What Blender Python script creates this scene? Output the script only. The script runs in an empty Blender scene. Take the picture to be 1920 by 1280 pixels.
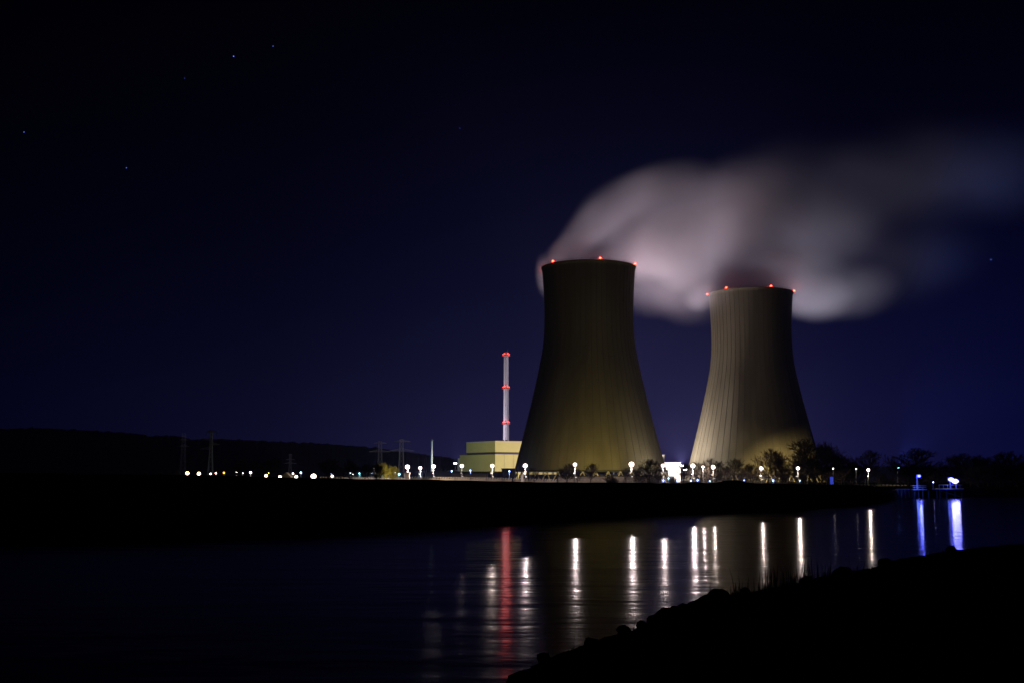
import bpy, bmesh, math, random
from mathutils import Vector, Matrix, noise as mnoise
R = math.radians
scene = bpy.context.scene
# ------------------------------------------------------------------ camera
F, CX, CY, HOR, CAMZ = 2200.0, 960.0, 640.0, 897.0, 4.5
TH = math.atan((HOR - CY) / F)
cam_d = bpy.data.cameras.new('camera'); cam = bpy.data.objects.new('camera', cam_d)
scene.collection.objects.link(cam); scene.camera = cam
cam.location = (0, 0, CAMZ); cam.rotation_euler = (math.pi / 2 + TH, 0, 0)
cam_d.sensor_width = 36.0; cam_d.lens = 36.0 * F / 1920.0
cam_d.clip_start = 0.5; cam_d.clip_end = 40000
# ------------------------------------------------------------------ world: night sky with the glow of the plant low over the horizon
world = bpy.data.worlds.new('World'); scene.world = world; world.use_nodes = True
wn = world.node_tree; wn.nodes.clear(); WL = wn.links.new
def wnode(t, **k):
    n = wn.nodes.new(t)
    for a, b in k.items(): setattr(n, a, b)
    return n
tc = wnode('ShaderNodeTexCoord'); sx = wnode('ShaderNodeSeparateXYZ'); WL(tc.outputs['Generated'], sx.inputs[0])
def ramp(nt, stops, interp='LINEAR'):
    n = nt.nodes.new('ShaderNodeValToRGB'); n.color_ramp.interpolation = interp
    el = n.color_ramp.elements
    while len(el) > 1: el.remove(el[-1])
    el[0].position = stops[0][0]; el[0].color = (*stops[0][1], 1)
    for p, c in stops[1:]:
        e = el.new(p); e.color = (*c, 1)
    return n
zr = ramp(wn, [(0.0, (.0190, .0150, .068)), (.04, (.0138, .0122, .055)), (.09, (.0078, .0074, .035)), (.15, (.0036, .0040, .0215)),
               (.21, (.0017, .0019, .0130)), (.29, (.0006, .0007, .0060)), (.40, (.0002, .0002, .0020)), (1, (.0001, .0001, .0008))])
WL(sx.outputs['Z'], zr.inputs[0])
am = wnode('ShaderNodeMapRange'); am.inputs[1].default_value = -.5; am.inputs[2].default_value = .5
WL(sx.outputs['X'], am.inputs[0])
ar = ramp(wn, [(0.0, (.05, .07, .13)), (.10, (.09, .13, .22)), (.30, (.30, .34, .42)), (.45, (.70, .74, .78)), (.60, (1.05, 1.0, 1.0)), (.66, (1.15, 1.1, 1.02)), (.78, (.38, .44, .74)),
               (.90, (.15, .22, .62)), (1, (.10, .18, .55))])
WL(am.outputs[0], ar.inputs[0])
mx = wnode('ShaderNodeMix', data_type='RGBA', blend_type='MULTIPLY'); mx.inputs[0].default_value = 1
WL(zr.outputs[0], mx.inputs[6]); WL(ar.outputs[0], mx.inputs[7])
bg = wnode('ShaderNodeBackground'); bg.inputs[1].default_value = 1.0
wo = wnode('ShaderNodeOutputWorld'); WL(mx.outputs[2], bg.inputs[0]); WL(bg.outputs[0], wo.inputs[0])
# ------------------------------------------------------------------ exposure and render settings
vs = scene.view_settings; vs.view_transform = 'Standard'; vs.look = 'None'; vs.exposure = 0; vs.gamma = 1; vs.use_curve_mapping = False
scene.render.engine = 'CYCLES'
cy = scene.cycles
cy.use_denoising = True; cy.sample_clamp_indirect = 3; cy.sample_clamp_direct = 0
cy.max_bounces = 5; cy.diffuse_bounces = 2; cy.glossy_bounces = 2; cy.volume_bounces = 1; cy.transparent_max_bounces = 12
cy.caustics_reflective = False; cy.caustics_refractive = False
cy.volume_step_rate = 1.0; cy.volume_max_steps = 256
cy.use_light_tree = True
# ------------------------------------------------------------------ helpers
ct, st = math.cos(TH), math.sin(TH)
def at(px, py, D):
    """the point seen at this pixel of the 1920x1280 photograph, D metres ahead"""
    x = (px - CX) / F; y = (CY - py) / F
    d = Vector((x, ct - y * st, st + y * ct))
    k = D / d.y
    return Vector((d.x * k, D, CAMZ + d.z * k))
def on_level(px, py, z=0.0):
    x = (px - CX) / F; y = (CY - py) / F
    d = Vector((x, ct - y * st, st + y * ct))
    k = (z - CAMZ) / d.z
    return Vector((d.x * k, d.y * k, z))
def lerp_tab(tab, v):
    if v <= tab[0][0]: return tab[0][1]
    for (a, b), (c, d) in zip(tab, tab[1:]):
        if v <= c: return b + (d - b) * (v - a) / (c - a)
    return tab[-1][1]
COL = scene.collection
class MB:
    def __init__(s): s.v = []; s.f = []
    def add(s, vs_, fs):
        n = len(s.v); s.v += [tuple(p) for p in vs_]; s.f += [tuple(i + n for i in f) for f in fs]; return s
    def box(s, x0, x1, y0, y1, z0, z1):
        return s.add([(x0,y0,z0),(x1,y0,z0),(x1,y1,z0),(x0,y1,z0),(x0,y0,z1),(x1,y0,z1),(x1,y1,z1),(x0,y1,z1)],
                     [(0,3,2,1),(4,5,6,7),(0,1,5,4),(1,2,6,5),(2,3,7,6),(3,0,4,7)])
    def tube(s, a, b, r0, r1=None, n=6, cap=True):
        if r1 is None: r1 = r0
        a = Vector(a); b = Vector(b); d = (b - a)
        if d.length < 1e-6: return s
        d.normalize()
        u = d.orthogonal().normalized(); w = d.cross(u)
        ring = [(math.cos(2*math.pi*i/n), math.sin(2*math.pi*i/n)) for i in range(n)]
        vs_ = [a + (u*c + w*q)*r0 for c, q in ring] + [b + (u*c + w*q)*r1 for c, q in ring]
        fs = [(i, (i+1) % n, n + (i+1) % n, n + i) for i in range(n)]
        if cap: fs += [tuple(range(n-1, -1, -1)), tuple(range(n, 2*n))]
        return s.add(vs_, fs)
    def lathe(s, prof, n=24, cx=0, cy_=0):
        vs_ = []; fs = []
        for r, z in prof:
            for i in range(n):
                a = 2*math.pi*i/n; vs_.append((cx + r*math.cos(a), cy_ + r*math.sin(a), z))
        for j in range(len(prof)-1):
            for i in range(n):
                fs.append((j*n+i, j*n+(i+1) % n, (j+1)*n+(i+1) % n, (j+1)*n+i))
        return s.add(vs_, fs)
    def ball(s, c, r, sub=2, sq=(1,1,1)):
        bm = bmesh.new(); bmesh.ops.create_icosphere(bm, subdivisions=sub, radius=r)
        vs_ = [(c[0]+v.co.x*sq[0], c[1]+v.co.y*sq[1], c[2]+v.co.z*sq[2]) for v in bm.verts]
        fs = [tuple(v.index for v in f.verts) for f in bm.faces]; bm.free()
        return s.add(vs_, fs)
    def prism(s, pts, z0, z1):
        n = len(pts)
        return s.add([(x, y, z0) for x, y in pts] + [(x, y, z1) for x, y in pts],
                     [tuple(range(n-1, -1, -1)), tuple(range(n, 2*n))] + [(i, (i+1) % n, n+(i+1) % n, n+i) for i in range(n)])
    def build(s, name, mat, parent=None, smooth=False):
        me = bpy.data.meshes.new(name); me.from_pydata(s.v, [], s.f); me.update()
        if smooth:
            me.polygons.foreach_set('use_smooth', [True]*len(me.polygons))
        me.materials.append(mat)
        o = bpy.data.objects.new(name, me); COL.objects.link(o)
        if parent: o.parent = parent
        return o
def tag(o, label=None, cat=None, group=None, kind=None):
    if label: o['label'] = label
    if cat: o['category'] = cat
    if group: o['group'] = group
    if kind: o['kind'] = kind
    return o
def thing(name, label, cat, loc=(0,0,0), group=None, rz=0):
    o = bpy.data.objects.new(name, None); COL.objects.link(o); o.location = loc; o.rotation_euler = (0,0,rz)
    o.empty_display_size = 1
    return tag(o, label, cat, group)
def copy_tree(o, parent=None):
    c = o.copy(); COL.objects.link(c)
    if parent: c.parent = parent
    for ch in list(o.children): copy_tree(ch, c)
    return c
# ---- materials
def mat(name, col, rough=.8, var=.15, scale=.5, metal=0.0, bump=0.0, col2=None):
    m = bpy.data.materials.new(name); m.use_nodes = True; nt = m.node_tree
    p = nt.nodes['Principled BSDF']; p.inputs['Roughness'].default_value = rough; p.inputs['Metallic'].default_value = metal
    t = nt.nodes.new('ShaderNodeTexCoord'); n = nt.nodes.new('ShaderNodeTexNoise')
    n.inputs['Scale'].default_value = scale; n.inputs['Detail'].default_value = 5
    nt.links.new(t.outputs['Object'], n.inputs['Vector'])
    a = tuple(c*(1-var) for c in col); b = col2 or tuple(min(1, c*(1+var)) for c in col)
    r = ramp(nt, [(.3, a), (.7, b)]); nt.links.new(n.outputs[0], r.inputs[0]); nt.links.new(r.outputs[0], p.inputs['Base Color'])
    if bump:
        bn = nt.nodes.new('ShaderNodeBump'); bn.inputs['Distance'].default_value = bump; bn.inputs['Strength'].default_value = .6
        nt.links.new(n.outputs[0], bn.inputs['Height']); nt.links.new(bn.outputs[0], p.inputs['Normal'])
    return m
def emit(name, col, strength):
    m = bpy.data.materials.new(name); m.use_nodes = True; nt = m.node_tree; nt.nodes.clear()
    e = nt.nodes.new('ShaderNodeEmission'); e.inputs[0].default_value = (*col, 1); e.inputs[1].default_value = strength
    o = nt.nodes.new('ShaderNodeOutputMaterial'); nt.links.new(e.outputs[0], o.inputs[0])
    m.cycles.emission_sampling = 'NONE'
    return m
M = {}
M['steel'] = mat('galvanised_steel', (.16, .165, .17), .5, .12, 1.5, .4)
M['pole'] = mat('painted_mast', (.3, .3, .29), .5, .1, 2)
M['dark_steel'] = mat('dark_steel', (.07, .075, .08), .6, .2, 1)
M['white_paint'] = mat('white_paint', (.75, .75, .72), .6, .06, .3)
M['bark'] = mat('winter_bark', (.10, .08, .06), .9, .3, 4)
M['pale_bark'] = mat('pale_bark', (.22, .19, .10), .9, .25, 4)
M['meadow'] = mat('meadow_grass', (.022, .028, .012), .95, .35, .3, bump=.1)
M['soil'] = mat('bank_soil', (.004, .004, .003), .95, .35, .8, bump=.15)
M['rock'] = mat('bank_rock', (.012, .012, .011), .9, .3, 2, bump=.1)
M['forest'] = mat('hill_forest', (.022, .026, .02), 1.0, .3, .01)
M['grass'] = mat('dry_grass', (.012, .012, .006), .9, .3, 3)
M['cream'] = mat('cream_cladding', (.62, .555, .20), .7, .05, .08)
M['band'] = mat('brown_band', (.06, .045, .04), .7, .1, .1)
M['grey_wall'] = mat('grey_cladding', (.24, .25, .28), .7, .12, .1)
M['beige_wall'] = mat('beige_wall', (.50, .42, .30), .8, .1, .2)
M['dark_wall'] = mat('dark_wall', (.05, .055, .07), .8, .2, .2)
M['white_wall'] = mat('white_cladding', (.74, .70, .66), .6, .05, .1)
M['fence'] = mat('pale_concrete_fence', (.62, .54, .44), .8, .12, .6)
M['chimney'] = mat('chimney_concrete', (.42, .39, .41), .7, .06, .05)
M['bush'] = mat('bush_twigs', (.06, .05, .035), .95, .3, 3)
for k in ('soil_', 'bank_soil', 'bank_rock', 'dry_grass', 'meadow_grass', 'winter_bark', 'hill_forest'):
    if k in bpy.data.materials: bpy.data.materials[k].node_tree.nodes['Principled BSDF'].inputs['Specular IOR Level'].default_value = 0
M['pylon'] = mat('pylon_steel', (.42, .42, .43), .6, .1, 1)
# ================================================================== WATER
def water_mat():
    m = bpy.data.materials.new('river_water'); m.use_nodes = True; nt = m.node_tree; L = nt.links.new
    p = nt.nodes['Principled BSDF']
    p.inputs['Base Color'].default_value = (.004, .005, .008, 1); p.inputs['Roughness'].default_value = .15; p.inputs['IOR'].default_value = 1.33; p.inputs['Specular IOR Level'].default_value = .15
    g = nt.nodes.new('ShaderNodeNewGeometry')
    mp = nt.nodes.new('ShaderNodeMapping'); mp.inputs['Scale'].default_value = (.55, 1.0, 1); mp.inputs['Rotation'].default_value = (0, 0, R(-20))
    L(g.outputs['Position'], mp.inputs['Vector'])
    n = nt.nodes.new('ShaderNodeTexNoise'); n.inputs['Scale'].default_value = .9; n.inputs['Detail'].default_value = 4; n.inputs['Roughness'].default_value = .5
    L(mp.outputs[0], n.inputs['Vector'])
    mp2 = nt.nodes.new('ShaderNodeMapping'); mp2.inputs['Scale'].default_value = (.08, .3, 1); mp2.inputs['Rotation'].default_value = (0, 0, R(15))
    L(g.outputs['Position'], mp2.inputs['Vector'])
    n2 = nt.nodes.new('ShaderNodeTexNoise'); n2.inputs['Scale'].default_value = 1; n2.inputs['Detail'].default_value = 3
    L(mp2.outputs[0], n2.inputs['Vector'])
    b = nt.nodes.new('ShaderNodeBump'); b.inputs['Strength'].default_value = 1; b.inputs['Distance'].default_value = .022
    L(n.outputs[0], b.inputs['Height'])
    b2 = nt.nodes.new('ShaderNodeBump'); b2.inputs['Strength'].default_value = 1; b2.inputs['Distance'].default_value = .055
    L(n2.outputs[0], b2.inputs['Height']); L(b.outputs[0], b2.inputs['Normal']); L(b2.outputs[0], p.inputs['Normal'])
    df = nt.nodes.new('ShaderNodeBsdfDiffuse'); df.inputs[0].default_value = (.002, .0025, .004, 1)
    ms = nt.nodes.new('ShaderNodeMixShader'); ms.inputs[0].default_value = .45     # dark diffuse share, dims the mirrored sky and lamps
    L(p.outputs[0], ms.inputs[1]); L(df.outputs[0], ms.inputs[2]); L(ms.outputs[0], nt.nodes['Material Output'].inputs['Surface'])
    mr = nt.nodes.new('ShaderNodeMapRange'); mr.inputs[3].default_value = .10; mr.inputs[4].default_value = .135
    L(n2.outputs[0], mr.inputs[0]); L(mr.outputs[0], p.inputs['Roughness'])
    return m
w = MB().add([(-2500,-60,0),(2500,-60,0),(2500,900,0),(-2500,900,0)], [(0,1,2,3)]).build('river', water_mat())
tag(w, kind='structure')
# ================================================================== FAR BANK AND PLAIN
# (pixel column, distance of the far waterline), crest row, plateau level
SHORE = [(-900, 70), (0, 84), (300, 88), (600, 96), (800, 107), (950, 118), (1100, 132), (1245, 144), (1400, 160), (1500, 171), (1600, 195), (1655, 225), (1680, 288), (1760, 296), (1920, 298), (2900, 310)]
CREST_Y = [(-900, 880), (0, 885), (300, 888), (600, 895), (760, 898), (1000, 902.5), (1200, 904.5), (1280, 905.5), (1297, 901.5), (1318, 905), (1340, 904), (1355, 899.5), (1385, 899), (1402, 905), (1500, 907), (1620, 909), (1700, 914), (1920, 916), (2900, 917)]
CREST_D = [(-900, 255), (600, 262), (1000, 268), (1400, 285), (1640, 320), (1700, 355), (1760, 362), (2900, 375)]
PLATEAU = [(-900, 3.6), (600, 3.4), (800, 2.9), (1000, 2.3), (1500, 2.0), (2900, 1.9)]
def plain_z(px): return lerp_tab(PLATEAU, px)
def ground_at(p):           # level of the plain under a point
    return plain_z(CX + p.x / p.y * F)
mb = MB(); cols = []
pxs = [-900 + 20*i for i in range(191)]
for px in pxs:
    sd = lerp_tab(SHORE, px); cd = lerp_tab(CREST_D, px); cz = at(px, lerp_tab(CREST_Y, px), cd).z; pz = plain_z(px)
    nz = mnoise.noise(Vector((px*.02, 1.7, 0)))
    sd += 1.5*mnoise.noise(Vector((px*.03, 4, 0)))
    row = [(sd-30, -4), (sd-1.5, -.5), (sd, .02), (sd+2.5, .8), (sd+7, 1.25), ((sd+cd)/2, min(cz, 1.9)), (cd-25, cz-.5), (cd-8, cz-.12), (cd, cz+.12*nz),
           (cd+6, cz-.15), (cd+30, (cz+pz)/2-.1), (cd+70, pz), (600, pz), (900, pz), (1500, pz), (3000, pz), (9000, pz), (20000, pz)]
    x = (px-CX)/F
    cols.append([(x*d, d, z) for d, z in row])
nr = len(cols[0])
vsx = [p for c in cols for p in c]
fs = [(i*nr+j, (i+1)*nr+j, (i+1)*nr+j+1, i*nr+j+1) for i in range(len(cols)-1) for j in range(nr-1)]
tag(mb.add(vsx, fs).build('ground', M['meadow'], smooth=True), kind='structure')
# ================================================================== NEAR BANK
EDGE = [on_level(px, py) for px, py in [(935, 1330), (950, 1262), (1010, 1240), (1100, 1208), (1200, 1170), (1250, 1152), (1310, 1134), (1345, 1118), (1400, 1112), (1450, 1102), (1500, 1090),
        (1560, 1078), (1620, 1067), (1680, 1050), (1780, 1033), (1850, 1026), (1920, 1021), (2050, 1008)]]
edge2 = [(-60, 10), (-25, 14), (-14, 16.5), (-8, 17.5), (-3, 19)] + [(p.x, p.y) for p in EDGE] + [(90, 112), (160, 150)]
def seg_dist(x, y):
    best = 1e9; side = 1
    for (ax, ay), (bx, by) in zip(edge2, edge2[1:]):
        dx, dy = bx-ax, by-ay; t = max(0, min(1, ((x-ax)*dx+(y-ay)*dy)/(dx*dx+dy*dy)))
        ex, ey = x-ax-t*dx, y-ay-t*dy; d = math.hypot(ex, ey)
        if d < best: best = d; side = 1 if dx*(y-ay)-dy*(x-ax) < 0 else -1
    return best*side
def bank_z(x, y):
    d = seg_dist(x, y) + .5*mnoise.noise(Vector((x*.5, y*.5, 0))) + .25*mnoise.noise(Vector((x*1.7, y*1.7, 5)))
    z = -.6 + .6*math.exp(d/1.2) - .0 if d < 0 else .22*(1-math.exp(-d/.9)) + min(2.2, .045*d)
    z = max(z, -.8)
    return z + (.07*mnoise.noise(Vector((x*.9, y*.9, 9))) if d > 0 else 0)
mb = MB(); nx, ny = 150, 130
def gx(i): return -45 + 190*(i/nx)**1.15
def gy(j): return -12 + 145*(j/ny)**1.3
pts = [(gx(i), gy(j)) for j in range(ny+1) for i in range(nx+1)]
mb.add([(x, y, bank_z(x, y)) for x, y in pts], [(j*(nx+1)+i, j*(nx+1)+i+1, (j+1)*(nx+1)+i+1, (j+1)*(nx+1)+i) for j in range(ny) for i in range(nx)])
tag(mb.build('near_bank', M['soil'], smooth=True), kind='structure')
# ================================================================== HILLS
SKY_L = [(-900, 815), (-300, 812), (0, 804), (60, 801), (150, 805), (250, 811), (285, 817), (310, 815), (345, 818), (360, 823), (420, 822), (500, 826), (600, 830), (700, 838), (760, 846), (850, 858), (980, 866), (1200, 870), (1500, 874), (1900, 872), (2900, 868)]
mb = MB(); cols = []
for i in range(0, 1260):
    px = -900 + 3*i; x = (px-CX)/F
    sy = lerp_tab(SKY_L, px)
    t = 6*mnoise.noise(Vector((px*.09, 0, 3))) + 5*mnoise.noise(Vector((px*.31, 2, 3)))
    D = 4200
    zt = at(px, sy, D).z + t*.9
    cols.append([(x*2600, 2600, 1.5), (x*2900, 2900, 3+zt*.12), (x*3400, 3400, zt*.5+t*.6), (x*3900, 3900, zt*.86+t*.5), (x*D, D, zt), (x*4700, 4700, zt*.8), (x*6000, 6000, 1)])
nr = 7
mb.add([p for c in cols for p in c], [(i*nr+j, (i+1)*nr+j, (i+1)*nr+j+1, i*nr+j+1) for i in range(len(cols)-1) for j in range(nr-1)])
tag(mb.build('hills', M['forest']), kind='structure')
# ================================================================== STARS
star_m = emit('star_light', (.12, .2, 1.0), 1.0)
star_hi = emit('bright_star_light', (.12, .2, 1.0), 2.6)
for px, py, r, lab in [(438, 106, 1.3, 'brightest blue star high in the upper left sky'), (512, 87, .9, 'blue star highest of all, right of the brightest star'),
        (346, 147, .8, 'small blue star just left of and below the brightest star'), (45, 248, 1.0, 'blue star near the left edge of the picture'),
        (237, 315, .9, 'blue star alone in the left sky between edge and centre'), (862, 241, .8, 'blue star in the upper middle sky left of the steam'),
        (482, 416, .7, 'lowest faint blue star in the left sky'), (1858, 487, .9, 'blue star at far right beside the steam trail'),
        (520, 250, .45, 'very faint star below the brightest stars'), (790, 307, .4, 'very faint star below and left of the upper middle star')]:
    D = 15000; p = at(px, py, D)
    o = MB().ball((0,0,0), r*D/F*.75, 1, (1,1,1)).build('star', star_hi if r > .75 else star_m); o.location = p
    tag(o, lab, 'star', 'stars over the plant')
# ================================================================== COOLING TOWERS
def tower_mat(name, a, b):
    m = bpy.data.materials.new(name); m.use_nodes = True; nt = m.node_tree; L = nt.links.new
    p = nt.nodes['Principled BSDF']; p.inputs['Roughness'].default_value = .9
    t = nt.nodes.new('ShaderNodeTexCoord')
    n = nt.nodes.new('ShaderNodeTexNoise'); n.inputs['Scale'].default_value = .06; n.inputs['Detail'].default_value = 6
    mp = nt.nodes.new('ShaderNodeMapping'); mp.inputs['Scale'].default_value = (1.6, 1.6, .12)
    L(t.outputs['Object'], mp.inputs[0]); L(mp.outputs[0], n.inputs['Vector'])
    r = ramp(nt, [(.3, a), (.7, b)]); L(n.outputs[0], r.inputs[0])
    sp = nt.nodes.new('ShaderNodeSeparateXYZ'); L(t.outputs['Object'], sp.inputs[0])
    md = nt.nodes.new('ShaderNodeMath'); md.operation = 'PINGPONG'; md.inputs[1].default_value = .75; L(sp.outputs['Z'], md.inputs[0])
    lt = nt.nodes.new('ShaderNodeMath'); lt.operation = 'LESS_THAN'; lt.inputs[1].default_value = .07; L(md.outputs[0], lt.inputs[0])
    ml = nt.nodes.new('ShaderNodeMath'); ml.operation = 'MULTIPLY'; ml.inputs[1].default_value = .25; L(lt.outputs[0], ml.inputs[0])
    x = nt.nodes.new('ShaderNodeMix'); x.data_type = 'RGBA'; x.blend_type = 'MULTIPLY'
    L(ml.outputs[0], x.inputs[0]); L(r.outputs[0], x.inputs[6]); x.inputs[7].default_value = (.3, .3, .3, 1)
    L(x.outputs[2], p.inputs['Base Color'])
    return m
M['tower'] = tower_mat('tower_concrete', (.20, .18, .13), (.31, .28, .21))
M['rib'] = mat('rib_concrete', (.20, .185, .15), .9, .1, .3)
M['beacon'] = emit('red_beacon', (1, .035, .015), 40)
PROF = [(154.0, 33.6), (151, 33.2), (145, 32.7), (136, 32.15), (125, 31.75), (115, 31.7), (106, 32.0), (98, 32.75), (91, 33.8), (85, 35.0), (75, 37.1), (65.3, 39.3), (57, 41.2), (48.3, 43.4), (42, 44.9), (35.5, 46.6), (28, 48.5), (20, 50.6), (13, 52.4), (8.5, 53.6)]
def prof_r(z):
    return lerp_tab(sorted(PROF), z)
def point(name, parent, loc, col, power, radius=.5, spot=None, aim=None, blend=.6):
    l = bpy.data.lights.new(name, 'SPOT' if spot else 'POINT'); l.color = col; l.energy = power; l.shadow_soft_size = radius
    if spot: l.spot_size = R(spot); l.spot_blend = blend
    o = bpy.data.objects.new(name, l); COL.objects.link(o); o.location = loc
    if parent: o.parent = parent
    if aim is not None: o.rotation_euler = Vector(aim).to_track_quat('-Z', 'Y').to_euler()
    return o
NR = 54
def cooling_tower(loc, label, beacon0, group):
    t = thing('cooling_tower', label, 'cooling tower', loc, group)
    N = 108
    sm = MB(); vo = []; zs = []
    z = 154.0
    prof = []
    while z > 8.5: prof.append((prof_r(z), z)); z -= 3.0
    prof.append((prof_r(8.5), 8.5))
    outer = prof; inner = [(r-.9, z) for r, z in reversed(prof)]
    loop = [(prof[0][0]+.45, 153.2), (prof[0][0]+.45, 154.0)]
    full = [outer[-1]] + list(reversed(outer[:-1]))[:-1] + [(prof[0][0], 153.2)] + loop + [(prof[0][0]-.9, 154.0)] + [(r-.9, z) for r, z in outer[1:]] + [outer[-1]]
    sm.lathe(full, N); sh = sm.build('shell', M['tower'], t, smooth=True)
    rb = MB()
    for k in range(NR):
        a = 2*math.pi*(k+.35)/NR; ca, sa = math.cos(a), math.sin(a)
        vs_ = []; hw = .16
        for r, z in outer:
            for s_, o_ in ((-1, -.1), (-1, .14), (1, .14), (1, -.1)):
                vs_.append(((r+o_)*ca - s_*hw*sa, (r+o_)*sa + s_*hw*ca, z if z < 153.9 else 153.0))
        fs_ = []
        for j in range(len(outer)-1):
            for q in range(3): fs_.append((j*4+q, j*4+q+1, (j+1)*4+q+1, (j+1)*4+q))
        rb.add(vs_, fs_)
    rb.build('rib_lines', M['rib'], sh)
    ring = MB().lathe([(53.4, 8.5), (54.6, 8.5), (54.6, 9.6), (53.2, 9.6)], N); ring.build('ring_beam', M['dark_steel'], t)
    cm = MB()
    for k in range(40):
        a0 = 2*math.pi*k/40; a1 = 2*math.pi*(k+.5)/40; a2 = 2*math.pi*(k+1)/40
        base = (56*math.cos(a1), 56*math.sin(a1), 0)
        for a in (a0, a2): cm.tube(base, (53.9*math.cos(a), 53.9*math.sin(a), 8.6), .45, .4, 6)
    cm.build('column_ring', M['fence'], t)
    MB().lathe([(50, .1), (50, 6.5), (0, 6.5)], 48).build('basin_screen', M['dark_wall'], t)
    rail = MB()
    for k in range(60):
        a = 2*math.pi*k/60; r = prof[0][0]+.2
        rail.tube((r*math.cos(a), r*math.sin(a), 154), (r*math.cos(a), r*math.sin(a), 155.1), .04, n=3)
    rail.lathe([(prof[0][0]+.16, 155.0), (prof[0][0]+.26, 155.0), (prof[0][0]+.26, 155.1), (prof[0][0]+.16, 155.1), (prof[0][0]+.16, 155.0)], 72)
    rail.build('rim_railing', M['dark_steel'], t)
    for k in range(6):
        a = R(beacon0 + 60*k) - math.pi/2
        r = prof[0][0] + .9
        p = Vector((r*math.cos(a), r*math.sin(a), 154.6))
        b = MB().lathe([(.0, -.4), (.55, -.4), (.6, .3), (.4, .55), (0, .6)], 8).build('warning_light', M['beacon'], t); b.location = p
        MB().box(-.5, .5, -.5, .5, -.9, -.42).build('bracket', M['dark_steel'], b)
        point('beacon_glow', b, (.0, 0, .9), (1, .10, .05), 480, .4)
    return t
T1D, T2D = 833.0, 938.0
p1 = at(1104.5, 640, T1D); p2 = at(1409.0, 640, T2D)
T1 = Vector((p1.x, T1D, 1.0)); T2 = Vector((p2.x, T2D, -1.0))
cooling_tower(T1, 'larger dark hyperbolic cooling tower beside the cream reactor building', -50, 'cooling towers')
cooling_tower(T2, 'further cooling tower on the right, half lit pale concrete behind bare trees', -44, 'cooling towers')
# ================================================================== CHIMNEY
def chimney():
    D = 1090; base = at(949, 640, D); ztop = at(949, 660, D).z
    t = thing('chimney', 'tall white vent chimney with three rings of red lights', 'chimney', (base.x, D, 2))
    H = ztop-2; s = D/F
    zc = [at(949, y, D).z-2 for y in (666, 727.5, 793.5)]
    MB().lathe([(6.1*s, 0), (5.5*s, H*.3), (4.9*s, H*.6), (4.4*s, H*.95), (4.4*s, H), (3.9*s, H), (3.9*s, H-4)], 32).build('shaft', M['chimney'], t, True)
    for z in zc:
        pl = MB(); r0 = 4.6*s; r1 = r0 + 1.5
        pl.lathe([(r0-.4, z-1.2), (r1, z-.5), (r1, z-.2), (r0-.4, z-.2)], 24)
        for k in range(16):
            a = 2*math.pi*k/16; pl.tube((r1*math.cos(a), r1*math.sin(a), z-.2), (r1*math.cos(a), r1*math.sin(a), z+1), .06, n=3)
        for q in (.4, 1.0): pl.lathe([(r1-.05, z+q), (r1+.05, z+q), (r1+.05, z+q+.09), (r1-.05, z+q+.09), (r1-.05, z+q)], 24)
        P = pl.build('platform', M['rail_red'], t)
        for a in (-114, -66, 45, 135):
            a = R(a); r = r1+.1
            b = MB().ball((0,0,0), .42, 2, (1,1,1.2)).build('warning_light', M['beacon_small'], P); b.location = (r*math.cos(a), r*math.sin(a), z+1.3)
            if a < 0: point('beacon_glow', b, (0, -.8, 0), (1, .09, .07), 1100, .5, 165, (0, -1, -.1), .3)
            point('ring_glow', b, (0, 0, .9), (1, .06, .05), 90, .3)
    MB().tube((1.4, 0, H-1), (1.4, 0, H+3), .15).build('lightning_rod', M['steel'], t)
    lad = MB()
    for i in range(int(H/2)): lad.tube((-.6, -6.2*s*(1-.25*i*2/H)-.1, i*2), (.6, -6.2*s*(1-.25*i*2/H)-.1, i*2), .05, n=3)
    for x_ in (-.6, .6): lad.tube((x_, -6.2*s-.1, 0), (x_, -4.6*s-.1, H-2), .07, n=3)
    lad.build('ladder', M['steel'], t)
M['rail_red'] = mat('red_tinted_platform', (.4, .12, .1), .6, .1, 1)  # red glow of the beacons put into the platform colour
M['beacon_small'] = emit('red_obstruction_light', (1, .03, .015), 14)
chimney()
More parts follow.
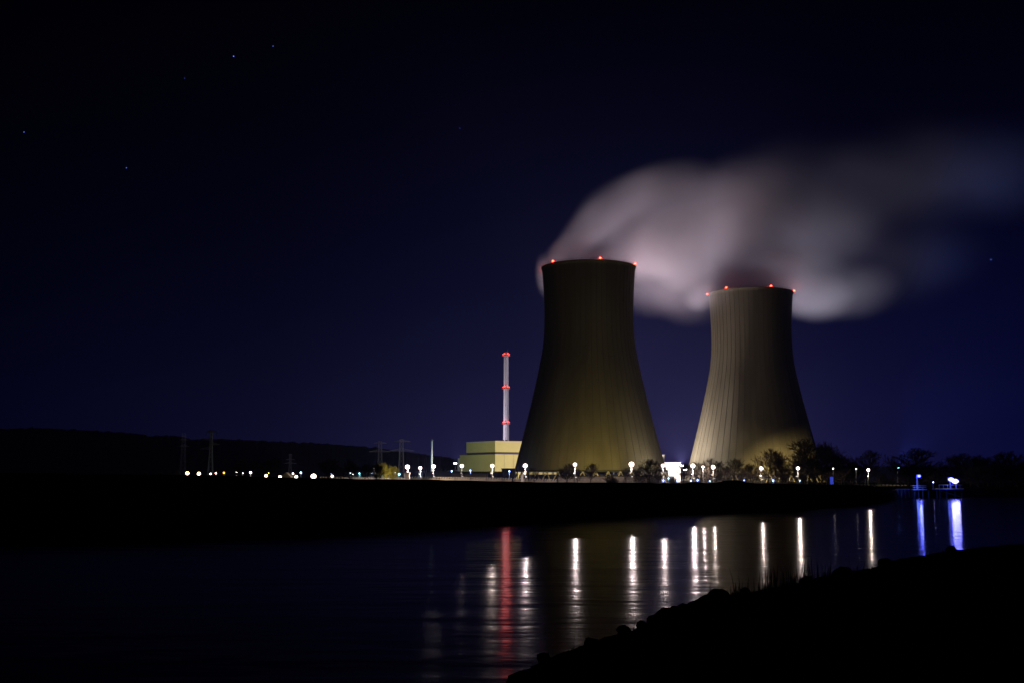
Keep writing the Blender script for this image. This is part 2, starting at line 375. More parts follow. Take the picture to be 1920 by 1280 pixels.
# ================================================================== STEAM
def steam_mat(name, blobs, dens, nscale, nseed):
    """density = soft ellipsoids, churned by noise; coordinates are world metres (object sits at the origin)"""
    m = bpy.data.materials.new(name); m.use_nodes = True; nt = m.node_tree; nt.nodes.clear(); L = nt.links.new
    g = nt.nodes.new('ShaderNodeTexCoord')
    # swirl the coordinates
    n0 = nt.nodes.new('ShaderNodeTexNoise'); n0.inputs['Scale'].default_value = .011; n0.inputs['Detail'].default_value = 1.5
    of = nt.nodes.new('ShaderNodeVectorMath'); of.operation = 'ADD'; of.inputs[1].default_value = (nseed*91.0, 17, nseed*33.0)
    L(g.outputs['Object'], of.inputs[0]); L(of.outputs[0], n0.inputs['Vector'])
    c = nt.nodes.new('ShaderNodeVectorMath'); c.operation = 'SUBTRACT'; c.inputs[1].default_value = (.5, .5, .5); L(n0.outputs['Color'], c.inputs[0])
    s = nt.nodes.new('ShaderNodeVectorMath'); s.operation = 'SCALE'; s.inputs['Scale'].default_value = 26; L(c.outputs[0], s.inputs[0])
    a = nt.nodes.new('ShaderNodeVectorMath'); a.operation = 'ADD'; L(g.outputs['Object'], a.inputs[0]); L(s.outputs[0], a.inputs[1])
    total = None
    for (cx_, cy__, cz_, rx, ry, rz, roll, wt, core) in blobs:
        mp = nt.nodes.new('ShaderNodeMapping'); mp.vector_type = 'TEXTURE'
        mp.inputs['Location'].default_value = (cx_, cy__, cz_); mp.inputs['Rotation'].default_value = (0, R(roll), 0); mp.inputs['Scale'].default_value = (rx, ry, rz)
        L(a.outputs[0], mp.inputs['Vector'])
        ln = nt.nodes.new('ShaderNodeVectorMath'); ln.operation = 'LENGTH'; L(mp.outputs[0], ln.inputs[0])
        mr = nt.nodes.new('ShaderNodeMapRange'); mr.interpolation_type = 'SMOOTHSTEP'
        mr.inputs[1].default_value = core; mr.inputs[2].default_value = 1; mr.inputs[3].default_value = wt; mr.inputs[4].default_value = 0
        L(ln.outputs['Value'], mr.inputs[0])
        if total is None: total = mr.outputs[0]
        else:
            x = nt.nodes.new('ShaderNodeMath'); x.operation = 'ADD'; L(total, x.inputs[0]); L(mr.outputs[0], x.inputs[1]); total = x.outputs[0]
    n1 = nt.nodes.new('ShaderNodeTexNoise'); n1.inputs['Scale'].default_value = nscale; n1.inputs['Detail'].default_value = 2.5
    m1 = nt.nodes.new('ShaderNodeMapping'); m1.inputs['Rotation'].default_value = (0, R(25), 0); m1.inputs['Scale'].default_value = (.75, 1, 1.05)
    L(a.outputs[0], m1.inputs['Vector']); L(m1.outputs[0], n1.inputs['Vector'])
    mr = nt.nodes.new('ShaderNodeMapRange'); mr.inputs[1].default_value = .32; mr.inputs[2].default_value = .68; mr.inputs[3].default_value = .6; mr.inputs[4].default_value = 1.2
    L(n1.outputs[0], mr.inputs[0])
    d = nt.nodes.new('ShaderNodeMath'); d.operation = 'MULTIPLY'; L(total, d.inputs[0]); L(mr.outputs[0], d.inputs[1])
    d2 = nt.nodes.new('ShaderNodeMath'); d2.operation = 'MULTIPLY'; L(d.outputs[0], d2.inputs[0]); d2.inputs[1].default_value = dens
    v = nt.nodes.new('ShaderNodeVolumePrincipled'); v.inputs['Color'].default_value = (.93, .93, .95, 1); v.inputs['Anisotropy'].default_value = .15
    L(d2.outputs[0], v.inputs['Density'])
    o = nt.nodes.new('ShaderNodeOutputMaterial'); L(v.outputs[0], o.inputs['Volume'])
    return m
def plume(name, label, spec, dens, nscale, seed):
    blobs = []; mb = MB()
    for (px, py, D, rx, rz, ry, roll, wt, core) in spec:
        c = at(px, py, D); s = D/F; rx, rz = rx*s, rz*s
        blobs.append((c.x, c.y, c.z, rx, ry, rz, roll, wt, core))
        bm = bmesh.new(); bmesh.ops.create_icosphere(bm, subdivisions=3, radius=1.0)
        mt = Matrix.Translation(c) @ Matrix.Rotation(R(roll), 4, 'Y') @ Matrix.Diagonal((rx*1.02+5, ry+5, rz+5, 1))
        mb.add([mt @ v.co for v in bm.verts], [tuple(v.index for v in f.verts) for f in bm.faces]); bm.free()
    o = mb.build(name, steam_mat(name+'_vapour', blobs, dens, nscale, seed))
    r = o.modifiers.new('union', 'REMESH'); r.mode = 'VOXEL'; r.voxel_size = 6.0; r.use_smooth_shade = True
    tag(o, label, 'steam', 'steam from the cooling towers')
    return o
# px, py, depth, half width px, half height px, half depth m, roll (deg, clockwise seen from the camera), weight, core
A = [(1012, 515, 845, 20, 50, 26, -12, .9, .2),
     (1040, 470, 842, 52, 26, 26, -38, .9, .2),
     (1104, 482, 835, 90, 30, 30, 0, .55, .3),
     (1100, 438, 842, 115, 46, 34, -36, .9, .15),
     (1175, 395, 850, 130, 66, 40, -30, .8, .15),
     (1245, 360, 855, 125, 64, 42, -15, .5, .05),
     (1205, 480, 848, 95, 62, 36, 10, .8, .2),
     (1262, 455, 855, 105, 78, 42, -25, 1.0, .3),
     (1330, 415, 865, 150, 100, 45, -10, .7, .1),
     (1225, 535, 880, 105, 72, 34, 0, .22, .0),
     (1300, 560, 885, 100, 60, 30, 0, .2, .0),
     (1288, 515, 870, 80, 46, 32, 0, .6, .1),
     (1400, 380, 900, 200, 105, 50, -3, .34, .0),
     (1540, 350, 920, 270, 120, 60, 0, .09, .0),
     (1790, 325, 960, 320, 130, 70, -4, .06, .0)]
B = [(1318, 542, 935, 40, 38, 26, 0, .6, .1),
     (1400, 528, 940, 105, 40, 32, 0, .6, .3),
     (1400, 460, 940, 145, 84, 38, -6, .95, .1),
     (1490, 500, 945, 110, 80, 38, 12, .85, .15),
     (1525, 553, 948, 92, 60, 34, 0, 1.0, .2),
     (1590, 540, 955, 110, 66, 36, 0, .36, .05),
     (1520, 440, 960, 180, 105, 45, -10, .36, .0),
     (1690, 490, 985, 200, 110, 50, -10, .04, .0)]
plume('steam_plume', 'billowing pinkish steam drifting right from the larger tower', A, .042, .02, 1)
plume('steam_plume', 'pale steam lobe curling over the rim of the right tower', B, .042, .02, 3)
# ================================================================== REACTOR BUILDING AND OTHER BUILDINGS
def box_building(name, label, cat, px0, px1, ytop, D, depth, wm, roof_m=None, z0=None, group=None, rz=0, parts=None):
    a = at(px0, ytop, D); b = at(px1, ytop, D)
    z0 = 1.5 if z0 is None else z0
    t = thing(name, label, cat, ((a.x+b.x)/2, D, z0), group, rz)
    w_ = (b.x-a.x); h = a.z-z0
    wl = MB(); wl.box(-w_/2, w_/2, 0, depth, 0, h); wl.build('wall', wm, t)
    MB().box(-w_/2-.25, w_/2+.25, -.25, depth+.25, h+.003, h+.45).build('roof', roof_m or wm, t)
    return t, w_, h
def reactor():
    c = at(928.5, 825.4, 950); z0 = 1.5
    t = thing('reactor_building', 'windowless cream reactor hall with a dark band under its top storey', 'building', (c.x, c.y, z0))
    H = c.z-z0; zb0 = at(928, 850.5, 950).z-z0; zb1 = at(928, 846.3, 950).z-z0
    dl = Vector((-.55, .835)); dr = Vector((.83, .557))
    A_, C_ = Vector((0, 0)), None
    def quad(l, r, inset=0.0, o=(0, 0)):
        q0 = Vector(o) + dl*(-inset) + dr*(-inset)
        return [(q0.x, q0.y), (q0.x+dr.x*(r+2*inset), q0.y+dr.y*(r+2*inset)), (q0.x+dr.x*(r+2*inset)+dl.x*(l+2*inset), q0.y+dr.y*(r+2*inset)+dl.y*(l+2*inset)), (q0.x+dl.x*(l+2*inset), q0.y+dl.y*(l+2*inset))]
    l, r = 44.5, 62
    MB().prism(quad(l, r), 0, zb0).build('wall', M['cream'], t)
    MB().prism(quad(l, r, -.25), zb0+.003, zb1-.003).build('dark_band', M['band'], t)
    MB().prism(quad(l, r, .12), zb1, H-.5).build('upper_wall', M['cream'], t)
    MB().prism(quad(l, r, .3), H-.497, H).build('roof', M['fence'], t)
    for k in range(9):
        q = Vector((0,0)) + dl*(6+4*k % 30) + dr*(8+6*k)
        MB().tube((q.x, q.y, H), (q.x, q.y, H+.8+.3*(k % 3)), .9, n=8).build('roof_vent', M['dark_steel'], t)
    jt = MB()
    for k in range(1, 7):
        q = dr*(r*k/7); n_ = -dl*.16
        jt.box(q.x+n_.x-.05, q.x+n_.x+.05, q.y+n_.y-.05, q.y+n_.y+.05, 0, zb0)
    jt.build('downpipe', M['grey_wall'], t)
    # lower annex along the left side
    s = dl*44.5; pts = [(s.x, s.y), (s.x+dr.x*30, s.y+dr.y*30), (s.x+dr.x*30+dl.x*11, s.y+dr.y*30+dl.y*11), (s.x+dl.x*11, s.y+dl.y*11)]
    MB().prism(pts, 0, at(872, 852, 985).z-z0).build('annex_wall', M['cream'], t)
    s = dl*55.6; pts = [(s.x, s.y), (s.x+dr.x*8, s.y+dr.y*8), (s.x+dr.x*8+dl.x*3.4, s.y+dr.y*8+dl.y*3.4), (s.x+dl.x*3.4, s.y+dl.y*3.4)]
    MB().prism(pts, 0, at(865, 858, 995).z-z0).build('stair_tower', M['white_wall'], t)
reactor()
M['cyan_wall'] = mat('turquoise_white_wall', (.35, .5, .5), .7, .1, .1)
box_building('low_hall', 'long low grey hall with a flat roof left of the reactor hall', 'building', 797, 885, 884.2, 735, 25, M['grey_wall'], M['steel'])
box_building('low_hall', 'grey service block at the foot of the cream reactor hall', 'building', 886, 944, 884.2, 740, 18, M['grey_wall'], M['steel'])
box_building('low_hall', 'dark block between the reactor hall and the larger tower', 'building', 940.5, 967, 878.3, 765, 14, M['dark_wall'])
box_building('storage_shed', 'low beige flat roofed shed behind the striped fence', 'building', 845, 914, 888.4, 690, 14, M['beige_wall'])
box_building('turbine_block', 'small floodlit white block tight against the larger tower', 'building', 1237, 1245.8, 852.5, 905, 8, M['white_wall'])
t, w_, h = box_building('turbine_hall', 'brilliantly floodlit white hall between the two towers', 'building', 1237, 1276, 866.8, 890, 14, M['white_wall'])
MB().box(.45, .75, -.2, -.02, .5, h).build('drainpipe', M['band'], t)
MB().box(-3, 3, -.1, -.02, 0, 5).build('door', M['dark_wall'], t)
box_building('gate_house', 'small pale gatehouse beside the leftmost bright mast', 'hut', 758.5, 767, 886.5, 640, 5, M['fence'], z0=3)
box_building('equipment_hut', 'small striped pale hut beside the mast left of the larger tower', 'hut', 976.5, 981.5, 890, 640, 2, M['fence'], z0=2)
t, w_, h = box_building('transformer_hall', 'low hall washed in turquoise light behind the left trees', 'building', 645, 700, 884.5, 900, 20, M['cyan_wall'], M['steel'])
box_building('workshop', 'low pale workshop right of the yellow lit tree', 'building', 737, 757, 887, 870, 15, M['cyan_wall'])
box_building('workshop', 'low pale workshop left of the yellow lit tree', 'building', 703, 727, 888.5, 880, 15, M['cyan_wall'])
t, w_, h = box_building('storage_tank', 'upright white tank under the second bright mast', 'tank', 784, 792, 884, 720, 3, M['white_wall'])
box_building('long_annex', 'long dim beige annex along the foot of the larger tower', 'building', 1046, 1240, 892.4, 722, 7, M['beige_wall'], M['dark_wall'])
# gabled hut in the left field
a = at(528, 893, 560)
t = thing('field_barn', 'small gabled barn among the left field lights', 'barn', (at(536, 890, 560).x, 560, 3.2))
MB().box(-2.3, 2.3, 0, 6, 0, 2.2).build('wall', M['beige_wall'], t)
MB().add([(-2.6,-.3,2.2),(2.6,-.3,2.2),(0,-.3,4.4),(-2.6,6.3,2.2),(2.6,6.3,2.2),(0,6.3,4.4)], [(0,1,2),(5,4,3),(0,2,5,3),(1,4,5,2),(0,3,4,1)]).build('roof', M['beige_wall'], t)
# lit canopy left of the reactor hall
cA = at(832, 876, 830); cB = at(857, 873, 830)
t = thing('entrance_canopy', 'lit curved canopy roof on posts left of the reactor hall', 'canopy', (cA.x, 830, 1.5))
m_ = MB(); n = 8; wC = cB.x-cA.x
vs_ = []
for i in range(n+1):
    u = i/n; vs_ += [(wC*u, 0, 6.5+1.9*math.sin(u*2.2)), (wC*u, 6, 7.2+1.9*math.sin(u*2.2)), (wC*u, 0, 7.0+1.9*math.sin(u*2.2)), (wC*u, 6, 7.7+1.9*math.sin(u*2.2))]
fs_ = []
for i in range(n):
    b = 4*i; fs_ += [(b, b+4, b+6, b+2), (b+1, b+3, b+7, b+5), (b+2, b+6, b+7, b+3), (b, b+1, b+5, b+4)]
m_.add(vs_, fs_).build('roof', M['white_wall'], t)
for i in (0, .5, 1): MB().tube((wC*i, 3, 0), (wC*i, 3, 7+1.9*math.sin(i*2.2)), .2).build('post', M['steel'], t)
# pipe bridges and racks seen between the trees right of the gap
def rack(label, px0, px1, ys, D, z0=1.8):
    a = at(px0, ys[0], D); b = at(px1, ys[0], D)
    t = thing('pipe_rack', label, 'pipe rack', (a.x, D, z0), 'pipe racks under the right tower')
    W = b.x-a.x
    for y in ys:
        z = at(px0, y, D).z-z0
        MB().box(0, W, -.5, .5, z-.35, z+.25).build('beam', M['white_wall'], t)
    for k in range(6):
        MB().box(W*k/5-.15, W*k/5+.15, -.65, -.35, 0, at(px0, ys[0], D).z-z0-.36).build('post', M['steel'], t)
rack('three tier white pipe rack behind the big tree left of the right tower', 1316, 1344, (887.5, 894, 899), 760)
rack('long low pipe rack behind the twin trunk tree', 1405, 1462, (891.5, 897), 790)
rack('low pipe rack in the gap between the towers', 1280, 1313, (893, 898.5), 800)
# ================================================================== FENCE
def fence(label, px0, px1, D0, D1, y0, y1, kindf, cat='fence', step=1.5):
    a = at(px0, y0, D0); b = at(px1, y1, D1); z0 = min(a.z, b.z) - 1.6
    t = thing('perimeter_fence', label, cat, (a.x, a.y, 0), 'fence along the plant')
    d = Vector((b.x-a.x, b.y-a.y, 0)); Ln = d.length; u = d/Ln; nn = Vector((u.y, -u.x, 0))
    top = lambda s: a.z + (b.z-a.z)*s/Ln
    sl = MB(); s = 0
    while s < Ln:
        p = u*s; q = u*(s+step*.55); zt = top(s)
        lean = u*(.55 if kindf == 'slant' else 0)
        v = []
        for base, zz, ln in ((p, zt-.95, 0), (q, zt-.95, 0), (q, zt, 1), (p, zt, 1)):
            c_ = base + lean*ln; v += [(c_.x+nn.x*.08, c_.y+nn.y*.08, zz), (c_.x-nn.x*.08, c_.y-nn.y*.08, zz)]
        sl.add(v, [(0, 2, 4, 6), (1, 7, 5, 3), (0, 1, 3, 2), (2, 3, 5, 4), (4, 5, 7, 6), (6, 7, 1, 0)])
        s += step
    e = u*Ln
    for zo in (.2, .75): sl.tube((nn.x*.0, 0, a.z-zo), (e.x, e.y, b.z-zo), .05, n=4)
    sl.build('slats', M['fence'], t)
    pn = MB(); v = []
    for s, zo in ((0, a.z), (Ln, b.z)):
        p = u*s
        for zz in (zo-3.6, zo-.95): v += [(p.x+nn.x*.05, p.y+nn.y*.05, zz), (p.x-nn.x*.05, p.y-nn.y*.05, zz)]
    pn.add(v, [(0, 4, 6, 2), (1, 3, 7, 5), (2, 6, 7, 3), (0, 1, 5, 4)]).build('panel', M['beige_wall'], t)
    k = 0
    while k < Ln:
        p = u*k; MB().box(p.x-.1, p.x+.1, p.y-.45, p.y-.2, top(k)-3.6, top(k)-.2).build('post', M['steel'], t); k += 9
    return t
fence('pale fence with slanted lit slats below the left bright masts', 766, 960, 672, 662, 892.3, 895.0, 'slant')
fence('pale slatted fence at the left foot of the larger tower', 962, 1044, 662, 655, 895.5, 897.5, 'slant')
fence('straight picket fence in front of the annex under the larger tower', 1046, 1240, 655, 650, 896.0, 899.5, 'straight', step=2.4)
fence('low picket fence behind the trees under the right tower', 1276, 1520, 668, 668, 899.5, 901.5, 'straight', step=1.7)
fence('distant warm lit fence right of the large dark tree clump', 1600, 1730, 442, 432, 905.8, 909.0, 'straight', step=1.3)
fence('dim low fence among the left field lamps', 600, 757, 660, 668, 892.5, 894.5, 'straight', step=1.5)
# ================================================================== LAMPS
WARM = (1.0, .80, .70); PINK = (1.0, .80, .78); SOD = (1.0, .62, .12); COOL = (.45, .6, 1.0); CYAN = (.4, .85, 1.0); BLUE = (.10, .16, 1.0); ORG = (1.0, .45, .03)
EM = {}
def em(col, k):
    key = (col, k)
    if key not in EM: EM[key] = emit('lamp_glass_%d' % (len(EM)+1), col, k)
    return EM[key]
LAMP_SCALE = .22; OUT_SCALE = .22
def mast(px, py, D, col, P, label, size=1.0, glow=300, group='lamp masts along the plant fence', boxes=True, kind='flood_mast'):
    top = at(px, py, D); z0 = ground_at(top)-.3
    t = thing(kind, label, 'lamp', (top.x, top.y, z0), group)
    H = top.z-z0
    MB().tube((0, .15, 0), (0, .15, H-.1), .10*size**.5+.04, .06*size**.5+.03, 8).build('pole', M['pole'], t, True)
    if boxes:
        for s_, zz in ((-1, H*.56), (1, H*.36)):
            MB().box(min(0, s_*.75), max(0, s_*.75), -.15, .1, zz, zz+.3).build('camera_box', M['white_paint'], t)
    hd = MB().box(-.8*size, .8*size, .3, .7, H-.25, H+.25).build('lamp_head', M['dark_steel'], t)
    MB().ball((0, -.1, H), (.92 if boxes else .76)*size, 3, (1.1, .7, 1)).build('lamp_glass', em(col, round((3+2.4/size**2)*min(1, glow/60)+1, 1)), hd, True)
    if P:
        point('lamp_light', t, (0, -.95*size, H+.1), col, P*LAMP_SCALE, .45*size, 175, (0, -.02, -1), .1)
        if P > 5000 and kind != 'yard_lamp': point('outward_light', t, (0, -1.0*size, H), col, P*OUT_SCALE, .45*size, 150, (-top.x*.4, -top.y, -top.y*.12), .4)
    return t
Pm = 110000
for a_ in [(764, 874.5, 655, WARM, Pm*1.2, 'brightest mast lamp at the left end of the slatted fence', 1.25),
           (788, 876.5, 660, WARM, Pm*.8, 'mast lamp above the white tank, second from the left end of the slatted fence', .95),
           (813, 873.5, 640, PINK, Pm*.9, 'mast lamp in front of the slim antenna mast', 1.0),
           (866, 872.5, 640, PINK, Pm*.09, 'mast lamp at the left corner of the reactor hall annex', 1.0),
           (923, 872.5, 630, WARM, Pm*1.1, 'mast lamp in front of the left face of the reactor hall', 1.0),
           (985, 872.0, 625, PINK, Pm*1.7, 'mast lamp at the left foot of the larger tower', 1.1),
           (1078, 870.0, 490, PINK, Pm*.7, 'mast lamp beside a bare tree in front of the larger tower', .75),
           (1184, 869.5, 620, PINK, Pm*1.8, 'brightest mast lamp before the right half of the larger tower', 1.35),
           (1243, 872.0, 700, PINK, Pm*2.2, 'mast lamp before the white hall at the right edge of the larger tower', 1.1),
           (1299, 872.5, 462, PINK, Pm*.7, 'mast lamp at the left foot of the right tower', .85),
           (1337, 875.0, 474, WARM, Pm*.4, 'mast lamp behind the right side of the broad bare tree', .9),
           (1427, 877.0, 456, WARM, Pm*.45, 'mast lamp seen through the twin trunk tree', .8),
           (1496, 877.0, 396, WARM, Pm*.2, 'mast lamp at the left edge of the large dark tree clump', .5)]:
    mast(*a_)
mast(1318, 874.5, 466, PINK, 13000, 'small white lamp deep inside the broad bare tree', .5, 200, boxes=False)
mast(1628, 880.0, 424, WARM, 14000, 'lamp glowing alone right of the dark tree clump', .62, 250, boxes=False)
mast(1562, 877.5, 396, PINK, 500, 'small dim lamp left of two in the dark tree clump', .2, 14, boxes=False)
mast(1605, 878.3, 396, PINK, 500, 'small dim lamp right of two in the dark tree clump', .2, 14, boxes=False)
mast(1597, 881.3, 480, PINK, 0, 'tiny faint lamp under the two dim ones', .15, 30, boxes=False)
mast(1627, 891.3, 470, PINK, 0, 'tiny lamp below the lamp right of the tree clump', .25, 25, boxes=False)
mast(1500, 900.3, 480, COOL, 0, 'tiny bluish lamp low at the edge of the tree clump', .2, 30, boxes=False)
mast(1833, 907.0, 420, COOL, 0, 'tiny faint white lamp at far right by the water', .13, 20, boxes=False)
FG = 'low lamps across the left field'
for px, py, D, c_, P, sz, g_, lab in [
    (351.5, 886.2, 420, (1, .72, .42), 7000, .75, 300, 'warm low lamp, leftmost of the field'),
    (373, 887.0, 420, (1, .72, .42), 7000, .75, 300, 'warm low lamp, second from the left of the field'),
    (395, 887.2, 480, PINK, 600, .33, 90, 'tiny white lamp at the pylon foot'),
    (405, 886.0, 520, (1, .5, .35), 800, .38, 120, 'small pinkish lamp just right of the pylon foot'),
    (420, 885.3, 520, ORG, 1200, .42, 30, 'small orange sodium lamp right of the pylon'),
    (443.5, 885.0, 560, PINK, 1500, .45, 150, 'white lamp under the leftmost bare tree'),
    (455, 886.0, 560, WARM, 600, .28, 60, 'tiny warm lamp beside the trunk of the leftmost bare tree'),
    (470, 885.0, 560, PINK, 4000, .62, 250, 'bright white lamp between the two leftmost tree clumps'),
    (499, 891.0, 400, (1, .76, .5), 5000, .6, 250, 'warm white lamp under the broad left tree clump'),
    (503.5, 886.0, 560, ORG, 900, .33, 30, 'small orange lamp just above a warm white one'),
    (525, 893.2, 395, (1, .78, .6), 6000, .62, 280, 'warm white lamp in front of the gabled barn'),
    (549.5, 887.0, 560, PINK, 1200, .38, 120, 'small white lamp right of the gabled barn'),
    (564, 885.0, 600, COOL, 1500, .42, 120, 'small bluish lamp right of the distant pylon'),
    (555.5, 893.0, 395, (1, .8, .6), 5500, .6, 260, 'warm white lamp left of the most dazzling field lamp'),
    (588, 892.0, 390, (1, .86, .8), 20000, 1.05, 500, 'most dazzling white lamp in the left field'),
    (620.5, 886.8, 600, COOL, 1200, .36, 100, 'tiny bluish lamp under the right of the lone field tree'),
    (623, 891.8, 400, (1, .75, .6), 2500, .45, 200, 'warm lamp just right of the lone field tree trunk'),
    (657, 886.0, 560, COOL, 2000, .33, 90, 'bluish lamp by the left fork of the forked tree'),
    (662, 888.0, 560, PINK, 3000, .42, 120, 'white lamp by the right fork of the forked tree'),
    (698, 885.5, 640, COOL, 3000, .38, 110, 'bluish lamp under the tree left of the yellow tree'),
    (701.5, 878.5, 620, WARM, 9000, .5, 180, 'warm lamp on a post left of the yellow lit tree'),
    (742.5, 877.3, 620, WARM, 9000, .6, 180, 'warm lamp on a post right of the yellow lit tree'),
    (741, 884.5, 700, COOL, 4000, .5, 90, 'bluish lamp low on the post right of the yellow tree'),
    (674, 886.5, 850, (.3, .9, .95), 60000, .5, 60, 'turquoise lamp right of the forked tree'),
    (716, 888.5, 850, (.3, .85, 1), 60000, .5, 60, 'turquoise lamp left of the yellow lit tree'),
    (748.5, 888.0, 720, CYAN, 30000, .8, 120, 'cyan white lamp cluster right of the yellow lit tree')]:
    mast(px, py, D, c_, P, lab, sz, g_, FG, False, 'field_lamp')
BG = 'small blue lamps in the plant yard'
for px, py, D, P, sz, lab in [
    (788.5, 883.0, 690, 12000, .5, 'blue white lamp on the white tank'),
    (847, 882.0, 700, 12000, .45, 'blue lamp under the lit canopy'),
    (882, 881.0, 700, 12000, .45, 'blue lamp before the grey service block'),
    (955, 882.5, 640, 5000, .42, 'blue lamp before the dark block by the larger tower'),
    (1244, 900.0, 640, 1500, .4, 'blue lamp low at the foot of the white hall, leftmost'),
    (1253.5, 895.8, 640, 1500, .4, 'blue lamp at the door of the white hall'),
    (1270, 900.3, 640, 1200, .35, 'blue lamp low at the right corner of the white hall'),
    (1295.5, 900.5, 640, 1500, .4, 'blue lamp low just left of the broad bare tree'),
    (1308, 899.5, 640, 2500, .48, 'pale blue lamp under the left branches of the broad bare tree'),
    (1331, 901.0, 640, 500, .25, 'tiny blue lamp under the right branches of the broad bare tree'),
    (1395, 899.3, 600, 1500, .38, 'blue lamp at the right end of the dark mound'),
    (1449.5, 900.0, 600, 3000, .5, 'blue lamp by the right trunk of the twin trunk tree')]:
    mast(px, py, D, (.22, .36, 1.0), P*5, lab, sz, 110, BG, False, 'yard_lamp')
# unseen floodlight masts added around the towers to light the steam and the halls
YG = 'added unseen floodlights around the towers'
def yard(x, y, h, col, P, label, cone=None, aim=None):
    t = thing('added_floodlight', label, 'lamp', (x, y, 1.8), YG)
    MB().tube((0,0,0), (0,0,h), .3, .2, 8).build('pole', M['pole'], t)
    hd = MB().box(-1.2, 1.2, -.3, .3, h, h+.8).build('lamp_head', M['dark_steel'], t)
    MB().box(-1.1, 1.1, -.45, -.31, h+.05, h+.7).build('lamp_glass', em(col, 60), hd)
    point('lamp_light', t, (0, 0, h+1.5), col, P, 1.0, cone, aim, .7)
YP = 3.2e5
yard(78, 905, 14, (1, .75, .88), YP*7.0, 'added unseen uplight behind the larger tower', 74, (.0, 0, 1))
yard(150, 1040, 14, (.93, .80, 1.0), YP*4.4, 'added unseen floodlight in the gap behind the white hall', 124, (-.1, 0, 1))
yard(40, 925, 14, (1, .80, .82), YP*.26, 'added unseen floodlight between the larger tower and the reactor hall')
yard(215, 1040, 14, (.84, .78, 1.0), YP*2.9, 'added unseen floodlight behind the right tower')
yard(-50, 1040, 16, (.9, .82, 1), YP*1.25, 'added unseen floodlight behind the reactor hall', 100, (45, 50, 90))
yard(128, 872, 9, (1, .88, .80), YP*.16, 'added floodlight right in front of the white hall', 130, (0, 1, -.25))
yard(104, 922, 16, (1, .86, .74), 165000, 'added warm floodlight facing the left side of the right tower', 100, (86, 16, 55))
yard(330, 1010, 12, (.12, .24, 1), YP*6.0, 'added blue floodlight far right behind the dark trees', 74, (.75, -.1, 1))  # unseen blue spot added to tint the right end of the steam
# sodium lamps washing the tower feet; the white and warm ones are added, unseen
def sodium(px, py, D, aim_pt, P, cone, label, col=(1, .72, .16), blend=.5, visor=False):
    top = at(px, py, D); z0 = ground_at(top)-.2
    t = thing('sodium_floodlight', label, 'lamp', (top.x, top.y, z0), 'sodium floodlights at the tower feet')
    H = top.z-z0
    MB().tube((0, 0, 0), (0, 0, H-.2), .12, .1).build('pole', M['pole'], t)
    MB().box(-.4, .4, -.25, .25, H-.3, H+.2).build('lamp_head', M['dark_steel'], t)
    v = Vector(aim_pt)-Vector((top.x, top.y, top.z))
    if visor: MB().box(-1.6, 1.6, .1, 1.5, H+.93, H+.98).build('visor', M['dark_steel'], t)
    point('lamp_light', t, (0, .5, H+.5), col, P, .05 if visor else .4, cone, v, blend)
sodium(905, 893, 858, (-28, 975, 18), 130000, 150, 'added low white floodlight facing the left side of the reactor hall', (1, .98, .78), 1.0)  # unseen spot added to brighten the left face of the hall
sodium(957, 893, 765, (T1.x-48, T1.y-20, 35), 9000, 150, 'added low white floodlight beside the dark block at the larger tower', (1, .78, .7), 1.0)  # unseen spot added to lift the left edge of the larger tower
sodium(1302, 895, 884, (T2.x-40, T2.y-20, 30), 14000, 150, 'added low white floodlight at the left foot of the right tower', (1, .93, .86), 1.0)  # unseen spot added to brighten the lower left of the right tower
sodium(1252, 895, 775, (T1.x+48, T1.y-10, 40), 22000, 150, 'added low warm floodlight between the larger tower and the white hall', (1, .84, .6), 1.0)  # unseen spot added to lift the right edge of the larger tower
for px, P, lab, c_ in [(1008, 3600, 'low sodium floodlight at the left foot of the larger tower', (1, .74, .35)), (1048, 4000, 'low sodium floodlight left of the annex middle', (1, .74, .22)),
                       (1092, 5600, 'low sodium floodlight just left of the middle of the larger tower', (1, .76, .18)), (1132, 7600, 'low sodium floodlight just right of the middle of the larger tower', (1, .78, .18)),
                       (1174, 7600, 'low sodium floodlight behind the brightest tower mast', (1, .80, .22)), (1212, 6600, 'low sodium floodlight at the right foot of the larger tower', (1, .82, .3))]:
    sodium(px, 890.5, 749, (T1.x+(px-1104)*.30, T1.y-46, 26), P, 165, lab, c_, 1.0)
sodium(1475, 896, 815, (T2.x+12, T2.y-44, -6), 330000, 66, 'low sodium floodlight at the foot of the right tower', (1, .76, .30), 1.0)
sodium(1400, 896, 830, (T2.x-14, T2.y-44, 4), 16000, 70, 'low sodium floodlight left of the middle of the right tower', (1, .76, .3), .5)
sodium(962, 896, 890, (-4, 965, 24), 11500, 150, 'sodium floodlight facing the right side of the reactor hall', (1, .84, .40), 1.0)
